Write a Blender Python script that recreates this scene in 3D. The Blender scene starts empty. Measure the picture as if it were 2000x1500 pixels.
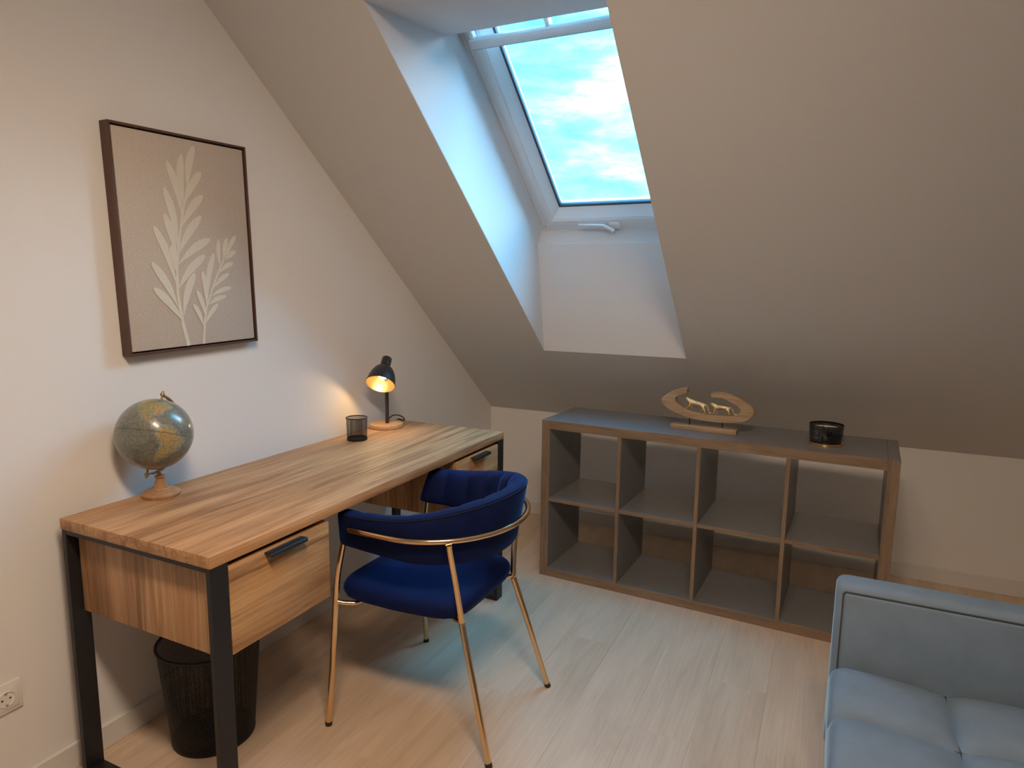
import bpy, bmesh, math, random
from mathutils import Vector, Matrix
PI = math.pi
random.seed(7)
scn = bpy.context.scene
COL = scn.collection

# ------------------------------------------------------------------ camera
cam_d = bpy.data.cameras.new('camera'); cam = bpy.data.objects.new('camera', cam_d); COL.objects.link(cam)
cam_d.sensor_width = 36.0; cam_d.lens = 1299.3 / 2000 * 36.0; cam_d.clip_start = 0.02
_yaw, _pitch, _roll = 0.4477, -0.1467, 0.0119
_f = Vector((-math.sin(_yaw)*math.cos(_pitch), math.cos(_yaw)*math.cos(_pitch), math.sin(_pitch)))
_r = Vector((math.cos(_yaw), math.sin(_yaw), 0)); _u = _r.cross(_f)
_c, _s = math.cos(_roll), math.sin(_roll)
_R, _U = _c*_r + _s*_u, -_s*_r + _c*_u
M = Matrix((( _R.x, _U.x, -_f.x, 1.8856), (_R.y, _U.y, -_f.y, -3.6297), (_R.z, _U.z, -_f.z, 1.3923), (0, 0, 0, 1)))
cam.matrix_world = M
scn.camera = cam

# ------------------------------------------------------------------ exposure
scn.view_settings.view_transform = 'Standard'
scn.view_settings.look = 'None'
scn.view_settings.gamma = 1.0
scn.view_settings.use_curve_mapping = False
scn.view_settings.exposure = 0.15

# ------------------------------------------------------------------ sky
SKY_STRENGTH = 25.0
world = bpy.data.worlds.new('sky'); scn.world = world; world.use_nodes = True
nt = world.node_tree; nt.nodes.clear()
def N(nt, t, **kw):
    n = nt.nodes.new(t)
    for k, v in kw.items():
        if k in n.inputs.keys(): n.inputs[k].default_value = v
        else: setattr(n, k, v)
    return n
def L(nt, a, b): nt.links.new(a, b)
def ramp(nt, fac, stops, interp='LINEAR'):
    n = nt.nodes.new('ShaderNodeValToRGB'); n.color_ramp.interpolation = interp
    e = n.color_ramp.elements
    while len(e) > 1: e.remove(e[-1])
    e[0].position = stops[0][0]; e[0].color = (*stops[0][1], 1)
    for p, c in stops[1:]:
        k = e.new(p); k.color = (*c, 1)
    L(nt, fac, n.inputs['Fac']); return n.outputs['Color']
def mixc(nt, fac, a, b, mode='MIX'):
    n = nt.nodes.new('ShaderNodeMix'); n.data_type = 'RGBA'; n.blend_type = mode
    for s, v in ((n.inputs['Factor'], fac), (n.inputs['A'], a), (n.inputs['B'], b)):
        if isinstance(v, (int, float)): s.default_value = v
        elif isinstance(v, tuple): s.default_value = (*v, 1) if len(v) == 3 else v
        else: L(nt, v, s)
    return [o for o in n.outputs if o.type == 'RGBA'][0]
tc = N(nt, 'ShaderNodeTexCoord'); sep = N(nt, 'ShaderNodeSeparateXYZ'); L(nt, tc.outputs['Generated'], sep.inputs[0])
grad = ramp(nt, sep.outputs['Z'], [(0.0, (0.03, 0.034, 0.032)), (0.004, (0.03, 0.034, 0.032)), (0.02, (0.020, 0.36, 0.60)), (0.14, (0.017, 0.34, 0.60)), (0.34, (0.012, 0.31, 0.58)), (1.0, (0.012, 0.30, 0.58))])
def sky_noise(scale, detail, stretch, loc, rough=0.6):
    mp = N(nt, 'ShaderNodeMapping'); mp.inputs['Scale'].default_value = (1, 1, stretch); mp.inputs['Location'].default_value = loc
    L(nt, tc.outputs['Generated'], mp.inputs['Vector'])
    n = N(nt, 'ShaderNodeTexNoise', Scale=scale, Detail=detail, Roughness=rough, Distortion=0.2); L(nt, mp.outputs[0], n.inputs['Vector']); return n.outputs['Fac']
banks = sky_noise(1.7, 2.0, 1.6, (4.1, 1.3, 0.4)); wisps = sky_noise(7.5, 7.0, 3.4, (0.35, 0.1, 0.62), 0.62)
cov = mixc(nt, 0.52, banks, wisps)
cl = ramp(nt, cov, [(0.40, (0, 0, 0)), (0.46, (0.010,)*3), (0.51, (0.030,)*3), (0.56, (0.30,)*3), (0.62, (1, 1, 1))])
above = ramp(nt, sep.outputs['Z'], [(0.0, (0, 0, 0)), (0.08, (1, 1, 1))])
cl2 = mixc(nt, 1.0, cl, above, 'MULTIPLY')
skyc = mixc(nt, cl2, grad, (0.98, 0.93, 0.94))
bg = N(nt, 'ShaderNodeBackground', Strength=SKY_STRENGTH); L(nt, skyc, bg.inputs['Color'])
wo = N(nt, 'ShaderNodeOutputWorld'); L(nt, bg.outputs[0], wo.inputs['Surface'])

# ------------------------------------------------------------------ materials
def mat(name):
    m = bpy.data.materials.new(name); m.use_nodes = True
    t = m.node_tree; b = t.nodes['Principled BSDF']
    return m, t, b
def plain(name, col, rough=0.5, metal=0.0, bump=0.0, bscale=60, spec=0.5, var=0.0, sheen=0.0, sheen_tint=(1, 1, 1), coat=0.0):
    m, t, b = mat(name)
    b.inputs['Base Color'].default_value = (*col, 1); b.inputs['Roughness'].default_value = rough
    b.inputs['Metallic'].default_value = metal; b.inputs['Specular IOR Level'].default_value = spec
    if sheen:
        b.inputs['Sheen Weight'].default_value = sheen; b.inputs['Sheen Roughness'].default_value = 0.35
        b.inputs['Sheen Tint'].default_value = (*sheen_tint, 1)
    if coat: b.inputs['Coat Weight'].default_value = coat
    co = N(t, 'ShaderNodeTexCoord')
    if var or bump:
        n = N(t, 'ShaderNodeTexNoise', Scale=bscale, Detail=4.0); L(t, co.outputs['Object'], n.inputs['Vector'])
        if var:
            n2 = N(t, 'ShaderNodeTexNoise', Scale=bscale*0.12, Detail=5.0); L(t, co.outputs['Object'], n2.inputs['Vector'])
            c = ramp(t, n2.outputs['Fac'], [(0.3, tuple(x*(1-var) for x in col)), (0.7, tuple(min(1, x*(1+var)) for x in col))])
            L(t, c, b.inputs['Base Color'])
        if bump:
            bp = N(t, 'ShaderNodeBump', Strength=bump, Distance=0.004); L(t, n.outputs['Fac'], bp.inputs['Height']); L(t, bp.outputs[0], b.inputs['Normal'])
    return m
def wood(name, axis, light, mid, dark, rough=0.45, streak=0.6, scale=1.0, contrast=1.0, perobj=0.0, fine=0.25, streak_lo=0.60, across=(11.0, 34.0), along=(0.8, 1.1)):
    """grain runs along axis (0,1,2) in object space"""
    m, t, b = mat(name)
    co = N(t, 'ShaderNodeTexCoord'); vec = co.outputs['Object']
    if perobj:
        oi = N(t, 'ShaderNodeObjectInfo'); cmb = N(t, 'ShaderNodeCombineXYZ')
        for i in range(3): 
            mu = N(t, 'ShaderNodeMath', operation='MULTIPLY'); mu.inputs[1].default_value = (37.0, 91.0, 53.0)[i]; L(t, oi.outputs['Random'], mu.inputs[0]); L(t, mu.outputs[0], cmb.inputs[i])
        ad = N(t, 'ShaderNodeVectorMath', operation='ADD'); L(t, vec, ad.inputs[0]); L(t, cmb.outputs[0], ad.inputs[1]); vec = ad.outputs[0]
    def layer(along, across, detail, dist, sc):
        mp = N(t, 'ShaderNodeMapping'); s = [across]*3; s[axis] = along; mp.inputs['Scale'].default_value = s
        L(t, vec, mp.inputs['Vector'])
        n = N(t, 'ShaderNodeTexNoise', Scale=sc*scale, Detail=detail, Roughness=0.6, Distortion=dist); L(t, mp.outputs[0], n.inputs['Vector'])
        return n.outputs['Fac']
    a = layer(along[0], across[0], 6, 0.9, 1.6); f = layer(3.0, 110.0, 3, 0.0, 1.5); d = layer(along[1], across[1], 6, 1.0, 1.0)
    k = 0.5/contrast
    base = ramp(t, a, [(0.5-0.32*k*1.2, dark), (0.5, mid), (0.5+0.30*k*1.2, light)])
    fr = ramp(t, f, [(0.3, (1-fine,)*3), (0.65, (1.0,)*3)])
    c = mixc(t, 1.0, base, fr, 'MULTIPLY')
    if streak:
        sk = ramp(t, d, [(streak_lo, (0, 0, 0)), (streak_lo+0.10, (streak,)*3)])
        c = mixc(t, sk, c, tuple(x*0.45 for x in dark))
    if perobj:
        mr = N(t, 'ShaderNodeMapRange'); mr.inputs['To Min'].default_value = 1-perobj; mr.inputs['To Max'].default_value = 1+perobj*0.6
        L(t, oi.outputs['Random'], mr.inputs['Value'])
        hs = N(t, 'ShaderNodeHueSaturation'); L(t, mr.outputs[0], hs.inputs['Value']); L(t, c, hs.inputs['Color']); c = hs.outputs['Color']
    L(t, c, b.inputs['Base Color']); b.inputs['Roughness'].default_value = rough
    bp = N(t, 'ShaderNodeBump', Strength=0.12, Distance=0.002); L(t, f, bp.inputs['Height']); L(t, bp.outputs[0], b.inputs['Normal'])
    return m

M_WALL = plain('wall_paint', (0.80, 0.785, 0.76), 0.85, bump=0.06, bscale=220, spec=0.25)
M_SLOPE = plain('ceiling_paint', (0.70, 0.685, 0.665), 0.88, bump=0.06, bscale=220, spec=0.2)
M_REVEAL = plain('reveal_paint_toned_down', (0.74, 0.745, 0.75), 0.75, bump=0.04, bscale=220, spec=0.3)  # same paint as the walls, colour lowered so the skylit recess overexposes less
M_TRIM = plain('skirting_paint', (0.72, 0.70, 0.67), 0.45, bump=0.02, bscale=90)
M_PVC = plain('white_lacquer', (0.80, 0.82, 0.83), 0.3, bump=0.01, bscale=80)
M_GASKET = plain('dark_gasket', (0.05, 0.07, 0.09), 0.5, bump=0.02)
M_ALU = plain('grey_aluminium', (0.42, 0.46, 0.48), 0.4, 0.6, bump=0.02)
M_BLACK = plain('black_steel', (0.022, 0.021, 0.024), 0.42, 0.3, bump=0.05, bscale=400)
M_WIRE = plain('black_wire', (0.014, 0.013, 0.014), 0.45, 0.3, bump=0.02)
M_HANDLE = plain('anthracite_handle', (0.05, 0.06, 0.07), 0.3, 0.7, bump=0.02)
M_GOLD = plain('polished_gold', (0.86, 0.60, 0.34), 0.16, 1.0, bump=0.01, bscale=30)
M_BRASS = plain('aged_brass', (0.36, 0.25, 0.10), 0.4, 0.9, bump=0.15, bscale=120, var=0.25)
M_FIG = plain('gold_figure', (0.90, 0.72, 0.42), 0.25, 1.0, bump=0.8, bscale=260)
M_RUBBER = plain('black_rubber', (0.02, 0.018, 0.017), 0.7, bump=0.05)
M_GREY = plain('grey_laminate', (0.195, 0.197, 0.20), 0.35, bump=0.03, bscale=300, var=0.06)
M_GLAZE = plain('black_glass', (0.006, 0.006, 0.009), 0.08, bump=0.0, var=0.05, coat=0.5)
M_WAX = plain('cream_wax', (0.78, 0.74, 0.66), 0.5, bump=0.05)
M_PRINT = plain('grey_print', (0.16, 0.15, 0.17), 0.5, bump=0.01)
M_SOCKET = plain('socket_plastic', (0.80, 0.77, 0.72), 0.3, bump=0.01)
M_HOLE = plain('socket_hole', (0.02, 0.02, 0.02), 0.7, bump=0.01)
M_FRAME = wood('walnut_frame', 2, (0.13, 0.065, 0.042), (0.10, 0.048, 0.032), (0.07, 0.032, 0.022), 0.5, 0.3)
M_SHADE = plain('black_lamp_lacquer', (0.020, 0.018, 0.020), 0.35, 0.0, bump=0.02, coat=0.2)
M_SHADEIN = plain('cream_shade_lining', (0.17, 0.11, 0.045), 0.35, 0.5, bump=0.02)
M_LEATHER = plain('dark_cord', (0.02, 0.02, 0.022), 0.6, bump=0.1)

OAK = ((0.64, 0.37, 0.185), (0.53, 0.285, 0.132), (0.34, 0.168, 0.076))
M_OAKY = wood('oak_grain_long', 1, *OAK, rough=0.55, streak=0.6, contrast=1.35, streak_lo=0.555)
M_OAKZ = wood('oak_grain_upright', 2, *OAK, rough=0.5, streak=0.6, contrast=1.35, streak_lo=0.56)
M_OAKD = wood('oak_grain_drawer', 1, (0.64, 0.38, 0.18), (0.54, 0.30, 0.132), (0.35, 0.175, 0.076), rough=0.45, streak=0.7, scale=1.3, contrast=1.35, streak_lo=0.56)
M_EDGE_H = wood('shelf_edge_oak', 0, (0.31, 0.215, 0.140), (0.265, 0.180, 0.115), (0.20, 0.132, 0.082), 0.5, 0.35, 3.0)
M_EDGE_V = wood('shelf_edge_oak_upright', 2, (0.31, 0.215, 0.140), (0.265, 0.180, 0.115), (0.20, 0.132, 0.082), 0.5, 0.35, 3.0)
M_BEECH = wood('light_turned_wood', 2, (0.48, 0.27, 0.13), (0.42, 0.22, 0.10), (0.34, 0.17, 0.075), 0.4, 0.2, 3.0)
M_BASEW = wood('light_disc_wood', 0, (0.62, 0.37, 0.19), (0.56, 0.32, 0.155), (0.48, 0.26, 0.12), 0.4, 0.15, 3.0)
M_MANGO = wood('mango_wood', 0, (0.52, 0.385, 0.245), (0.43, 0.305, 0.185), (0.32, 0.215, 0.125), 0.55, 0.3, 4.0)
M_PLANK = wood('pale_oak_plank', 1, (0.76, 0.590, 0.435), (0.70, 0.535, 0.385), (0.60, 0.445, 0.31), 0.36, 0.14, 0.8, 0.8, perobj=0.03, fine=0.11, streak_lo=0.60, across=(7.0, 16.0), along=(1.3, 2.6))
M_SUBFLOOR = plain('underlay', (0.20, 0.14, 0.10), 0.8, bump=0.05)

def velvet(name, col, sheencol, sheen, rough=0.75, nscale=9.0, amt=0.25):
    m, t, b = mat(name)
    co = N(t, 'ShaderNodeTexCoord')
    n = N(t, 'ShaderNodeTexNoise', Scale=nscale, Detail=5.0, Roughness=0.6); L(t, co.outputs['Object'], n.inputs['Vector'])
    c = ramp(t, n.outputs['Fac'], [(0.3, tuple(x*(1-amt) for x in col)), (0.7, tuple(x*(1+amt) for x in col))]); L(t, c, b.inputs['Base Color'])
    b.inputs['Roughness'].default_value = rough; b.inputs['Specular IOR Level'].default_value = 0.15
    b.inputs['Sheen Weight'].default_value = sheen; b.inputs['Sheen Roughness'].default_value = 0.28; b.inputs['Sheen Tint'].default_value = (*sheencol, 1)
    n2 = N(t, 'ShaderNodeTexNoise', Scale=900.0, Detail=2.0); L(t, co.outputs['Object'], n2.inputs['Vector'])
    bp = N(t, 'ShaderNodeBump', Strength=0.15, Distance=0.001); L(t, n2.outputs['Fac'], bp.inputs['Height']); L(t, bp.outputs[0], b.inputs['Normal'])
    return m
M_NAVY = velvet('navy_velvet', (0.0030, 0.0095, 0.060), (0.03, 0.20, 0.75), 0.60)
M_SEAMN = plain('navy_seam', (0.001, 0.003, 0.02), 0.9, bump=0.02)
M_SOFA = velvet('pale_blue_velvet', (0.178, 0.240, 0.310), (0.42, 0.72, 1.0), 0.75, nscale=14.0, amt=0.08)
M_PIPE = plain('dark_seam', (0.05, 0.06, 0.07), 0.8, bump=0.05)
# canvas with fine weave
def canvas(name, col, amt):
    m, t, b = mat(name); co = N(t, 'ShaderNodeTexCoord')
    mp = N(t, 'ShaderNodeMapping'); mp.inputs['Scale'].default_value = (1, 60, 320); L(t, co.outputs['Object'], mp.inputs['Vector'])
    n = N(t, 'ShaderNodeTexNoise', Scale=2.0, Detail=4.0); L(t, mp.outputs[0], n.inputs['Vector'])
    n2 = N(t, 'ShaderNodeTexNoise', Scale=240.0, Detail=3.0); L(t, co.outputs['Object'], n2.inputs['Vector'])
    s = mixc(t, 0.5, n.outputs['Fac'], n2.outputs['Fac'])
    c = ramp(t, s, [(0.35, tuple(x*(1-amt) for x in col)), (0.65, tuple(x*(1+amt) for x in col))]); L(t, c, b.inputs['Base Color'])
    b.inputs['Roughness'].default_value = 0.85
    bp = N(t, 'ShaderNodeBump', Strength=0.3, Distance=0.001); L(t, s, bp.inputs['Height']); L(t, bp.outputs[0], b.inputs['Normal'])
    return m
M_CANVAS = canvas('taupe_canvas', (0.53, 0.465, 0.395), 0.14)
M_LEAF = canvas('ivory_leaf_paint', (0.66, 0.62, 0.53), 0.06)
# glass pane: thin glazing, tinted slightly
def glazing():
    m = bpy.data.materials.new('window_glass'); m.use_nodes = True; t = m.node_tree; t.nodes.clear()
    tr = N(t, 'ShaderNodeBsdfTransparent'); tr.inputs[0].default_value = (0.93, 0.99, 1.0, 1)
    gl = N(t, 'ShaderNodeBsdfGlossy'); gl.inputs['Roughness'].default_value = 0.02
    fr = N(t, 'ShaderNodeFresnel', IOR=1.35); mx = N(t, 'ShaderNodeMixShader'); L(t, fr.outputs[0], mx.inputs[0]); L(t, tr.outputs[0], mx.inputs[1]); L(t, gl.outputs[0], mx.inputs[2])
    o = N(t, 'ShaderNodeOutputMaterial'); L(t, mx.outputs[0], o.inputs[0]); return m
M_GLASS = glazing()
def emit(name, col, st):
    m = bpy.data.materials.new(name); m.use_nodes = True; t = m.node_tree; t.nodes.clear()
    e = N(t, 'ShaderNodeEmission', Strength=st); e.inputs[0].default_value = (*col, 1)
    o = N(t, 'ShaderNodeOutputMaterial'); L(t, e.outputs[0], o.inputs[0]); return m
M_BULB = emit('glowing_bulb', (1.0, 0.76, 0.42), 9.0)
M_SPOTGLOW = emit('glowing_spot', (1.0, 0.70, 0.42), 8.0)

# ------------------------------------------------------------------ mesh helpers
def new_bm(): return bmesh.new()
def add_box(bm, a, b, bev=0.0, seg=2):
    t = bmesh.new()
    x0, y0, z0 = a; x1, y1, z1 = b
    v = [t.verts.new(p) for p in ((x0,y0,z0),(x1,y0,z0),(x1,y1,z0),(x0,y1,z0),(x0,y0,z1),(x1,y0,z1),(x1,y1,z1),(x0,y1,z1))]
    for q in ((3,2,1,0),(4,5,6,7),(0,1,5,4),(1,2,6,5),(2,3,7,6),(3,0,4,7)): t.faces.new([v[i] for i in q])
    if bev: bmesh.ops.bevel(t, geom=list(t.edges), offset=bev, segments=seg, profile=0.5, affect='EDGES')
    merge(bm, t)
def merge(bm, t):
    me = bpy.data.meshes.new('tmp'); t.to_mesh(me); t.free(); bm.from_mesh(me); bpy.data.meshes.remove(me)
def add_tube(bm, pts, r, n=12, closed=False, caps=True):
    pts = [Vector(p) for p in pts]; rr = r if isinstance(r, (list, tuple)) else [r]*len(pts)
    m = len(pts); rings = []; prev = None
    for i in range(m):
        if closed: d = (pts[(i+1) % m]-pts[i-1]).normalized()
        elif i == 0: d = (pts[1]-pts[0]).normalized()
        elif i == m-1: d = (pts[-1]-pts[-2]).normalized()
        else: d = ((pts[i+1]-pts[i]).normalized()+(pts[i]-pts[i-1]).normalized()).normalized()
        if prev is None:
            a = Vector((0, 0, 1)) if abs(d.z) < 0.9 else Vector((1, 0, 0)); s = d.cross(a).normalized()
        else: s = (prev - d*prev.dot(d)).normalized()
        prev = s; t = d.cross(s)
        rings.append([bm.verts.new(pts[i]+rr[i]*(math.cos(2*PI*k/n)*s+math.sin(2*PI*k/n)*t)) for k in range(n)])
    for i in range(m if closed else m-1):
        A, B = rings[i], rings[(i+1) % m]
        for k in range(n): bm.faces.new((A[k], A[(k+1) % n], B[(k+1) % n], B[k]))
    if caps and not closed: bm.faces.new(rings[0][::-1]); bm.faces.new(rings[-1])
def add_lathe(bm, prof, c=(0, 0, 0), n=48, axis=None):
    """prof: (r,z) list, about z through c (or matrix axis)"""
    rings = []
    for r, z in prof:
        if r < 1e-6: ps = [Vector((0, 0, z))]
        else: ps = [Vector((r*math.cos(2*PI*k/n), r*math.sin(2*PI*k/n), z)) for k in range(n)]
        if axis is not None: ps = [axis @ p for p in ps]
        rings.append([bm.verts.new(p+Vector(c)) for p in ps])
    for A, B in zip(rings, rings[1:]):
        if len(A) == 1 and len(B) == 1: continue
        for k in range(n):
            if len(A) == 1: bm.faces.new((A[0], B[(k+1) % n], B[k]))
            elif len(B) == 1: bm.faces.new((A[k], A[(k+1) % n], B[0]))
            else: bm.faces.new((A[k], A[(k+1) % n], B[(k+1) % n], B[k]))
def add_grid(bm, P, closed_u=False, closed_v=False):
    V = [[bm.verts.new(p) for p in row] for row in P]
    nu, nv = len(V), len(V[0])
    for i in range(nu if closed_u else nu-1):
        for j in range(nv if closed_v else nv-1):
            bm.faces.new((V[i][j], V[(i+1) % nu][j], V[(i+1) % nu][(j+1) % nv], V[i][(j+1) % nv]))
    return V
def add_prism(bm, poly, fn, d0, d1):
    """poly 2D list; fn(u,v,d)->3D"""
    A = [bm.verts.new(fn(u, v, d0)) for u, v in poly]; B = [bm.verts.new(fn(u, v, d1)) for u, v in poly]
    n = len(poly)
    for i in range(n): bm.faces.new((A[i], A[(i+1) % n], B[(i+1) % n], B[i]))
    bm.faces.new(A[::-1]); bm.faces.new(B)
def quad(bm, *p): bm.faces.new([bm.verts.new(q) for q in p])
def obj(name, bm, m, parent=None, smooth=False, bev=None, label=None):
    bmesh.ops.recalc_face_normals(bm, faces=list(bm.faces))
    me = bpy.data.meshes.new(name); bm.to_mesh(me); bm.free(); me.materials.append(m)
    if smooth:
        for p in me.polygons: p.use_smooth = True
        me.set_sharp_from_angle(angle=math.radians(40))
    o = bpy.data.objects.new(name, me); COL.objects.link(o)
    if parent: o.parent = parent
    if label: o['label'] = label
    return o
def thing(name, label, cat, loc=(0, 0, 0), rot=(0, 0, 0), group=None):
    o = bpy.data.objects.new(name, None); COL.objects.link(o); o.empty_display_size = 0.1
    o.location = loc; o.rotation_euler = rot; o['label'] = label; o['category'] = cat
    if group: o['group'] = group
    return o
def struct(o, label, cat):
    o['kind'] = 'structure'; o['label'] = label; o['category'] = cat; return o
def box(name, a, b, m, parent=None, bev=0.0, seg=2, smooth=False):
    bm = new_bm(); add_box(bm, a, b, bev, seg); return obj(name, bm, m, parent, smooth=bool(bev) if not smooth else smooth)

# ------------------------------------------------------------------ room shell
H0, SM = 0.646, 0.8142                     # knee wall height, slope of the roof
XR, YF, ZC = 3.35, -5.2, 2.60              # right wall, wall behind camera, flat ceiling
YC = -(ZC-H0)/SM
TH = 0.12
def slope_z(y): return H0 - SM*y
XL, XW = 0.571, 1.283                      # skylight opening, left and right
B0, B1, B2 = (-0.519, slope_z(-0.519)), (-0.625, 1.590), (-0.566, 1.662)
T0, T1, T2 = (-1.930, slope_z(-1.930)), (-1.478, 2.264), (-1.478, 2.405)

# floor with its planks
fl = box('floor', (-0.1, YF-0.1, -0.10), (XR+0.1, 0.1, -0.012), M_SUBFLOOR)
struct(fl, 'pale oak plank floor running towards the low back wall', 'floor')
PW = 0.192; x = 1.58 - 9*PW; k = 0
while x < XR:
    xa, xb = max(x, 0.0), min(x+PW, XR)
    ends = [YF]; y = -1.32 + ((k*0.47) % 1.38) if k != 9 else -1.32
    cuts = sorted([y + j*1.38 for j in range(-5, 4) if YF+0.05 < y + j*1.38 < -0.05])
    ys = [YF]+cuts+[0.0]
    for y0, y1 in zip(ys, ys[1:]):
        bm = new_bm(); g = 0.00015
        cx, cy = (xa+xb)/2, (y0+y1)/2
        add_box(bm, (xa+g-cx, y0+g-cy, -0.012), (xb-g-cx, y1-g-cy, 0.0), 0.0004, 1)
        o = obj('plank', bm, M_PLANK, fl); o.location = (cx, cy, 0)
    x += PW; k += 1

# gable wall on the left (its edge follows the roof)
bm = new_bm()
add_prism(bm, [(0.15, -0.1), (0.15, H0+0.05), (0.0, H0+0.12), (YC, ZC+0.15), (YF-0.15, ZC+0.15), (YF-0.15, -0.1)], lambda u, v, d: (d, u, v), -TH, 0.0)
struct(obj('wall_left', bm, M_WALL), 'white gable wall behind the desk, cut off by the sloping ceiling', 'wall')
bm = new_bm()
add_prism(bm, [(0.15, -0.1), (0.15, H0+0.05), (0.0, H0+0.12), (YC, ZC+0.15), (YF-0.15, ZC+0.15), (YF-0.15, -0.1)], lambda u, v, d: (d, u, v), XR, XR+TH)
struct(obj('wall_right', bm, M_WALL), 'white wall beyond the sofa on the right', 'wall')
struct(box('wall_back', (-0.1, 0.0, -0.1), (XR+0.1, TH, H0+0.02), M_WALL), 'low white knee wall behind the cube shelf', 'wall')
struct(box('wall_front', (-0.1, YF-TH, -0.1), (XR+0.1, YF, ZC+0.1), M_WALL), 'white wall behind the viewer', 'wall')
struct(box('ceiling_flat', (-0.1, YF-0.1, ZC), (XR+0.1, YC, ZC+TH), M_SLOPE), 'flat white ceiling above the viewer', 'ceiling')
# sloping ceiling with the opening for the skylight
bm = new_bm()
def slab(x0, x1, ya, yb):
    n = Vector((0, SM, 1)).normalized()*0.10
    p = [Vector((x, y, slope_z(y))) for x, y in ((x0, ya), (x1, ya), (x1, yb), (x0, yb))]
    add = [q+n for q in p]
    vs = [bm.verts.new(q) for q in p+add]
    for f in ((0,1,2,3),(7,6,5,4),(0,4,5,1),(1,5,6,2),(2,6,7,3),(3,7,4,0)): bm.faces.new([vs[i] for i in f])
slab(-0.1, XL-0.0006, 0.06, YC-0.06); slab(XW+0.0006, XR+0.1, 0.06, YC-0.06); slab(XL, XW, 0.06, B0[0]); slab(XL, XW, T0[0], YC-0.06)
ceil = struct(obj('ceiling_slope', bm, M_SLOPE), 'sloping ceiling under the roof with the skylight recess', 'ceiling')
# recess faces (with thickness outwards)
def reveal(name, poly_yz_pairs, thick):
    bm = new_bm(); pts = poly_yz_pairs
    out = [(y+thick[0], z+thick[1]) for y, z in pts]
    ring = pts + out[::-1]
    add_prism(bm, ring, lambda u, v, d: (d, u, v), XL-0.03, XW+0.03)
    return obj(name, bm, M_REVEAL, ceil)
reveal('recess_apron', [B0, B1, B2], (0.10, -0.06))
reveal('recess_head', [T0, T1, T2], (-0.05, 0.14))
for nm, xa, xb in (('recess_cheek', XL-0.05, XL), ('recess_cheek', XW, XW+0.05)):
    bm = new_bm()
    poly = [(B0[0], B0[1]+0.003), (B0[0]+0.03, B2[1]+0.05), (T2[0], T2[1]+0.16), (T0[0], T2[1]+0.16), (T0[0], T0[1]+0.003)]
    add_prism(bm, poly, lambda u, v, d: (d, u, v), xa, xb)
    obj(nm, bm, M_REVEAL, ceil)
# skirting boards
BB = 0.075
def skirting(name, a, b, lab):
    return struct(box(name, a, b, M_TRIM, bev=0.002, seg=1), lab, 'skirting')
skirting('baseboard_left', (0.0, YF, 0), (0.012, -0.013, BB), 'pale skirting board along the wall behind the desk')
skirting('baseboard_back', (0.0, -0.012, 0), (XR-0.013, 0.0, BB), 'pale skirting board along the low back wall')
skirting('baseboard_right', (XR-0.012, YF, 0), (XR, 0.0, BB), 'pale skirting board along the wall beyond the sofa')

# ------------------------------------------------------------------ skylight window
sdir = Vector((0, -1, SM)).normalized()                 # up the roof
ndir = Vector((0, SM, 1)).normalized()                  # outwards
W0 = Vector((XL, B2[0], B2[1]))
WL = (Vector((0, T2[0], T2[1]))-Vector((0, B2[0], B2[1]))).length; WW = XW-XL
def wp(x, s, w): return W0 + Vector((x, 0, 0)) + sdir*s + ndir*w
win = thing('window_1', 'white roof window with cloudy sky in the sloping ceiling', 'window'); win['kind'] = 'structure'
def ring_loft(name, prof, m, parent, top_extra=0.0):
    """prof: list of (inset, depth); lofts rectangles into a closed section frame"""
    bm = new_bm(); rings = []
    for ins, w in prof:
        rings.append([bm.verts.new(wp(*q)) for q in ((ins, ins, w), (WW-ins, ins, w), (WW-ins, WL-ins, w), (ins, WL-ins, w))])
    n = len(rings)
    for i in range(n):
        A, B = rings[i], rings[(i+1) % n]
        for k in range(4): bm.faces.new((A[k], A[(k+1) % 4], B[(k+1) % 4], B[k]))
    return obj(name, bm, m, parent)
ring_loft('fixed_frame', [(-0.04, -0.004), (0.006, -0.004), (0.008, 0.002), (0.011, 0.002), (0.013, -0.004), (0.040, -0.004), (0.040, 0.10), (-0.04, 0.10)], M_PVC, win)
sash = ring_loft('sash', [(0.042, -0.012), (0.070, -0.012), (0.073, -0.006), (0.077, -0.006), (0.108, 0.044), (0.108, 0.085), (0.042, 0.085)], M_PVC, win)
ring_loft('gasket', [(0.104, 0.040), (0.113, 0.046), (0.116, 0.062), (0.104, 0.062)], M_GASKET, sash)
bm = new_bm()
for w in (0.052, 0.064):
    quad(bm, wp(0.107, 0.107, w), wp(WW-0.107, 0.107, w), wp(WW-0.107, WL-0.107, w), wp(0.107, WL-0.107, w))
obj('pane', bm, M_GLASS, win)
def wbox(bm, x0, x1, s0, s1, w0, w1, bev=0.0):
    t = bmesh.new(); add_box(t, (x0, s0, w0), (x1, s1, w1), bev)
    for v in t.verts: v.co = wp(*v.co)
    merge(bm, t)
# lever handle on the lower rail
hx = 0.374
bm = new_bm(); wbox(bm, hx-0.022, hx+0.03, 0.026, 0.058, -0.028, -0.012, 0.004); hd = obj('handle_mount', bm, M_PVC, win, smooth=True)
bm = new_bm()
add_tube(bm, [wp(hx-0.165, 0.060, -0.030), wp(hx-0.10, 0.060, -0.034), wp(hx-0.045, 0.058, -0.036), wp(hx-0.015, 0.040, -0.040), wp(hx+0.002, 0.028, -0.044)], [0.004, 0.006, 0.007, 0.009, 0.011], 10)
obj('handle_lever', bm, M_PVC, hd, smooth=True)
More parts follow.
